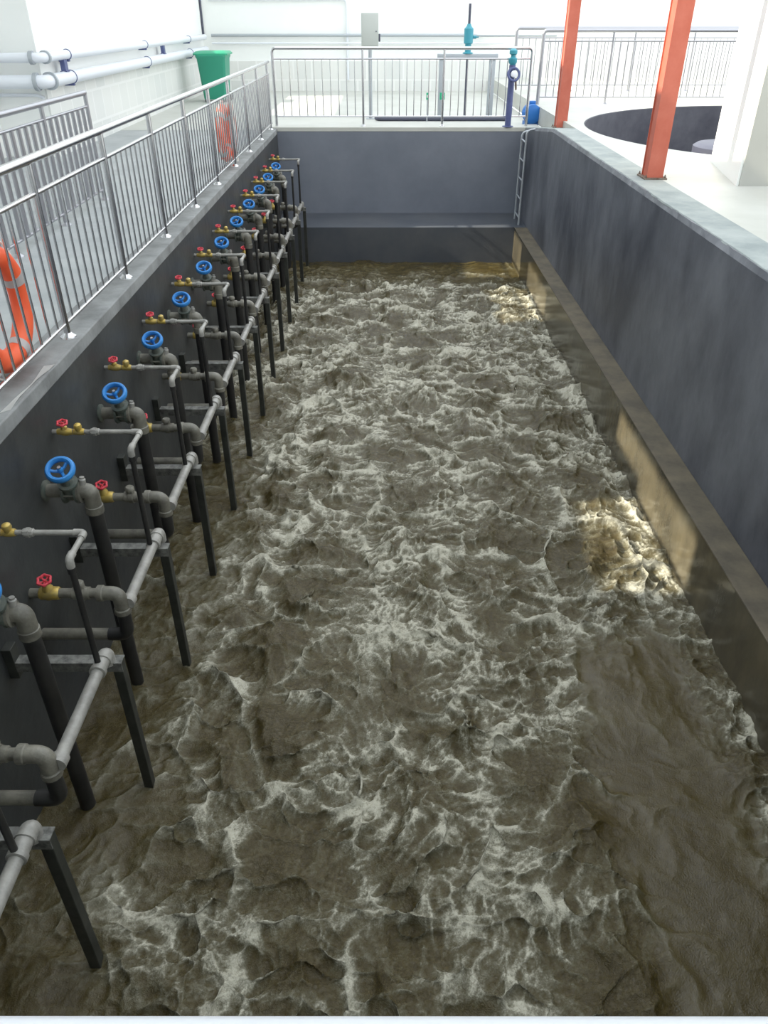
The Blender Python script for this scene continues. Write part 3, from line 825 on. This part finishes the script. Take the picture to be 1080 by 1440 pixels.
def water_fields(X, Y):
    # swirl warp
    wx = X + 0.26 * fbm(X, Y, 3, 1.2) + 0.07 * fbm(X + 5, Y, 3, 4.5)
    wy = Y + 0.26 * fbm(X + 40, Y + 13, 3, 1.2) + 0.07 * fbm(X, Y + 31, 3, 4.5)
    calm_far = sm(12.2, 13.9, Y)
    calm_right = sm(1.2, 1.45, X + 0.14 * fbm(X, Y, 2, 2.0)) * sm(4.5, 3.9, Y + 0.2 * fbm(X, Y, 2, 1.0)) * sm(2.25, 1.95, X + 0.08 * fbm(X, Y, 2, 4.0))
    calm_left = sm(-0.95, -1.5, X + 0.18 * fbm(X, Y, 2, 2.0)) * sm(10.0, 5.0, Y)
    act = (1 - 0.7 * calm_far) * (1 - 0.85 * calm_right) * (1 - 0.6 * calm_left)
    # boils: rising domes with fibres running outward, foam pushed to their rims
    f1, f2, lx, ly, cid = worley(wx * 0.95, wy * 0.92, 0.66)
    e = f2 - f1
    th = np.arctan2(ly, lx)
    ph = th + 0.5 * fbm(X, Y, 2, 6.0)
    ray = pnoise(ph * 4.0 + cid * 3.7, f1 * 3.5 + cid) * 0.5 + pnoise(ph * 9.0 + cid, f1 * 5.0) * 0.6 + pnoise(ph * 19.0 + cid, f1 * 9.0) * 0.6
    ray = ray * sm(0.03, 0.22, f1)
    strength = 0.30 + 0.70 * ((cid * 37 % 101) / 100.0)
    dome = np.clip(1 - (f1 / 0.56) ** 2, 0, 1) * strength * sm(0.0, 0.55, e) * 1.25
    g1, g2, mx, my, gid = worley(wx * 1.1 + 3.1, wy * 1.5 - 1.7, 0.30, seed=3)
    ge = g2 - g1
    wob = 0.5 + fbm(X, Y, 2, 3.0)
    edge = np.exp(-(e / 0.10) ** 2) * np.clip(wob + 0.25, 0, 1)
    edgew = np.exp(-(e / 0.26) ** 2)
    edge2 = np.exp(-(ge / 0.10) ** 2) * np.clip(1.1 - wob, 0, 1)
    med = fbm(wx, wy, 4, 2.6)
    q1 = fbm(wx + 3, wy - 8, 2, 6.0)
    fib = fbm(wx + 0.16 * q1, wy * 1.6 + 0.16 * fbm(wx - 9, wy, 2, 6.0), 5, 8.0, 0.68)
    fine = fbm(wx + 9, wy - 4, 3, 22.0, 0.7)
    r1 = np.clip(1 - np.abs(fbm(wx + 2, wy * 2.0 + 8, 3, 1.9)) * 5.0, 0, 1) ** 1.6
    r2 = np.clip(1 - np.abs(fbm(wx - 6, wy * 1.7 + 1, 4, 4.4, 0.6)) * 4.4, 0, 1) ** 1.6
    r3 = np.clip(1 - np.abs(fbm(wx + 16, wy * 1.5 + 5, 4, 10.0, 0.6)) * 3.8, 0, 1) ** 1.5
    big = fbm(X + 70, Y * 0.9, 2, 0.6)
    # streaks: fine noise smeared along the flow, outward from each boil and along slow eddies
    eps = 0.02
    cvx = (fbm(X, Y + eps, 2, 1.3) - fbm(X, Y - eps, 2, 1.3)) / (2 * eps)
    cvy = -(fbm(X + eps, Y, 2, 1.3) - fbm(X - eps, Y, 2, 1.3)) / (2 * eps)
    rl = np.hypot(lx, ly) + 0.08
    vx = lx / rl + 0.45 * cvx + 0.5 * q1; vy = ly / rl + 0.45 * cvy + 0.5 * fib
    vl = np.hypot(vx, vy) + 1e-3; vx /= vl; vy /= vl
    lic = 0; lic2 = 0
    for t in np.linspace(-1, 1, 9):
        lic = lic + fbm(X + vx * t * 0.075, Y + vy * t * 0.075, 2, 13.0, 0.8)
        lic2 = lic2 + pnoise((X + vx * t * 0.045) * 34, (Y + vy * t * 0.045) * 34)
    lic = lic / lic.std(); lic2 = lic2 / lic2.std()
    fil = np.clip(1 - np.abs(lic - 0.5) * 1.5, 0, 1) ** 1.5 + 0.7 * np.clip(1 - np.abs(lic2 + 0.3) * 1.5, 0, 1) ** 1.5
    patch = sm(-0.35, 0.35, fbm(X * 0.9 + 21, Y * 1.1 + 11, 3, 1.1))
    hole = sm(0.16, 0.58, dome + 0.45 * med + 0.20 * q1) * (0.62 + 0.38 * (1 - patch))
    mid = sm(3.2, 6.0, Y) * sm(12.5, 10.5, Y)
    m2 = fbm(wx, wy, 2, 2.4)
    H = act * (0.075 * dome + 0.040 * edge * (0.4 + wob) + 0.060 * m2 + 0.040 * r1 * (0.2 + wob) + 0.012 * r2 * (0.3 + patch)
               + 0.0022 * lic + 0.0012 * lic2 + 0.004 * fib) + 0.05 * big + 0.010 * m2 + 0.0003 * lic
    F = 0.25 + 0.07 * mid + 0.16 * (patch - 0.5) - 0.27 * hole + 0.12 * lic * (0.7 + 0.5 * patch) + 0.07 * lic2 + 0.20 * fib + 0.20 * fil * (0.75 + 0.5 * patch) \
        + 0.60 * edge + 0.58 * r1 * (0.1 + wob) + 0.34 * r2 * (0.2 + 0.8 * patch) + 0.20 * r3 * patch + 0.12 * edge2 + 1.4 * np.clip(H - 0.06, -0.08, 0.08)
    F = F * (0.08 + 0.92 * act) + 0.03 * (1 - act)
    F += 0.26 * sm(2.0, 2.33, X) * sm(-0.1, 0.3, fib + 0.1) * sm(14.0, 11, Y)
    return H, F, act
H, F, ACT = water_fields(X, Y)
H = H - 0.03
F = np.clip(F, 0, 1)

me = bpy.data.meshes.new('water')
# sharpen the crests sideways, as breaking wavelets do
Hx = np.gradient(H, axis=1) / np.gradient(X, axis=1)
Hy = np.gradient(H, axis=0) / np.gradient(Y, axis=0)
for _ in range(2):
    for A in (Hx, Hy):
        A[1:-1, 1:-1] = (A[1:-1, 1:-1] * 2 + A[:-2, 1:-1] + A[2:, 1:-1] + A[1:-1, :-2] + A[1:-1, 2:]) / 6
mx_ = np.clip((X - XL) / 0.1, 0, 1) * np.clip((XRL - X) / 0.1, 0, 1)
my_ = np.clip((YFL - Y) / 0.1, 0, 1)
XD = X + np.clip(0.016 * Hx, -0.02, 0.02) * mx_
YD = Y + np.clip(0.016 * Hy, -0.02, 0.02) * my_
co = np.stack([XD, YD, H], -1).reshape(-1, 3)
co_l = co.astype(np.float32).ravel()
idx = np.arange(NX * NY).reshape(NY, NX)
quads = np.stack([idx[:-1, :-1], idx[:-1, 1:], idx[1:, 1:], idx[1:, :-1]], -1).reshape(-1, 4)
me.vertices.add(NX * NY); me.vertices.foreach_set('co', co_l)
me.loops.add(quads.size); me.loops.foreach_set('vertex_index', quads.ravel().astype(np.int32))
me.polygons.add(len(quads)); me.polygons.foreach_set('loop_start', np.arange(0, quads.size, 4, dtype=np.int32))
me.update(calc_edges=True)
me.polygons.foreach_set('use_smooth', np.ones(len(quads), dtype=bool))
at = me.attributes.new('foam', 'FLOAT', 'POINT'); at.data.foreach_set('value', F.astype(np.float32).ravel())
at = me.attributes.new('activity', 'FLOAT', 'POINT'); at.data.foreach_set('value', ACT.astype(np.float32).ravel())

wm = bpy.data.materials.new('foaming_brown_water'); wm.use_nodes = True
nt = wm.node_tree; N = nt.nodes; Lk = nt.links
b = N['Principled BSDF']
b.inputs['IOR'].default_value = 1.45
b.inputs['Specular IOR Level'].default_value = 0.5
geo = N.new('ShaderNodeNewGeometry')
af = N.new('ShaderNodeAttribute'); af.attribute_name = 'foam'
aa = N.new('ShaderNodeAttribute'); aa.attribute_name = 'activity'
def noise(scale, detail=4, rough=0.6, dist=0.0):
    n = N.new('ShaderNodeTexNoise'); n.inputs['Scale'].default_value = scale; n.inputs['Detail'].default_value = detail
    n.inputs['Roughness'].default_value = rough; n.inputs['Distortion'].default_value = dist
    Lk.new(geo.outputs['Position'], n.inputs['Vector']); return n
def mth(op, a, c):
    n = N.new('ShaderNodeMath'); n.operation = op
    for i, v in enumerate((a, c)):
        if isinstance(v, (int, float)): n.inputs[i].default_value = v
        else: Lk.new(v, n.inputs[i])
    return n.outputs[0]
n1 = noise(42, 5, 0.7, 0.8); n2 = noise(12, 4, 0.65, 1.0); n3 = noise(110, 3, 0.6); n4 = noise(1.1, 3)
k = mth('MULTIPLY', mth('SUBTRACT', n1.outputs['Fac'], 0.5), 0.65)
k2 = mth('MULTIPLY', mth('SUBTRACT', n2.outputs['Fac'], 0.5), 0.30)
kk = mth('MULTIPLY', mth('ADD', k, k2), mth('ADD', mth('MULTIPLY', aa.outputs['Fac'], 0.8), 0.2))
kf = mth('MULTIPLY', mth('SUBTRACT', n3.outputs['Fac'], 0.5), mth('MULTIPLY', aa.outputs['Fac'], 0.6))
fo = mth('ADD', mth('ADD', af.outputs['Fac'], kk), kf)
ramp = N.new('ShaderNodeValToRGB')
Lk.new(fo, ramp.inputs['Fac'])
cr = ramp.color_ramp
cr.elements[0].position = 0.0; cr.elements[0].color = (0.048, 0.035, 0.009, 1)
cr.elements[1].position = 1.0; cr.elements[1].color = (0.50, 0.48, 0.39, 1)
for pos, c in ((0.20, (0.066, 0.051, 0.018, 1)), (0.40, (0.086, 0.074, 0.038, 1)), (0.60, (0.138, 0.127, 0.085, 1)), (0.80, (0.27, 0.258, 0.198, 1))):
    el = cr.elements.new(pos); el.color = c
Lk.new(ramp.outputs['Color'], b.inputs['Base Color'])
rr = N.new('ShaderNodeMapRange'); Lk.new(fo, rr.inputs['Value'])
rr.inputs['From Min'].default_value = 0.2; rr.inputs['From Max'].default_value = 0.9
rr.inputs['To Min'].default_value = 0.05; rr.inputs['To Max'].default_value = 0.25
Lk.new(rr.outputs['Result'], b.inputs['Roughness'])
bp = N.new('ShaderNodeBump'); bp.inputs['Strength'].default_value = 0.7; bp.inputs['Distance'].default_value = 0.012
hh = mth('ADD', mth('MULTIPLY', n1.outputs['Fac'], mth('ADD', mth('MULTIPLY', aa.outputs['Fac'], 1.1), 0.15)), mth('MULTIPLY', n3.outputs['Fac'], 0.35))
Lk.new(hh, bp.inputs['Height']); Lk.new(bp.outputs['Normal'], b.inputs['Normal'])
me.materials.append(wm)
wo = bpy.data.objects.new('water', me); COL.objects.link(wo)
tag(wo, 'churning brown waste water with pale foam filling the tank', 'water', None, 'stuff')

# ------------------------------------------------------------------ light
w = bpy.data.worlds.new('sky'); SC.world = w; w.use_nodes = True
bg = w.node_tree.nodes['Background']
bg.inputs['Color'].default_value = (0.90, 0.96, 1.0, 1)
bg.inputs['Strength'].default_value = 2.25
sl = bpy.data.lights.new('sun', 'SUN'); sl.energy = 9.5; sl.angle = math.radians(0.6); sl.color = (1.0, 0.92, 0.74)
so = bpy.data.objects.new('sun', sl); COL.objects.link(so)
so.rotation_euler = Vector((1, SM, -S)).to_track_quat('-Z', 'Y').to_euler()
so.location = (-12, 5, 12)

# ------------------------------------------------------------------ camera
cd = bpy.data.cameras.new('camera'); cam = bpy.data.objects.new('camera', cd); COL.objects.link(cam)
cd.sensor_fit = 'VERTICAL'; cd.sensor_height = 36.0; cd.lens = 36.0 * 1070 / 1440
cam.location = (0, 0, CAM_Z)
cam.rotation_euler = (PI / 2 - math.atan(700 / 1070), 0, 0)
cd.clip_start = 0.02; cd.clip_end = 200
SC.camera = cam
SC.view_settings.view_transform = 'Standard'
SC.view_settings.look = 'None'
SC.view_settings.exposure = 0.0
SC.view_settings.gamma = 1.0
SC.view_settings.use_curve_mapping = False
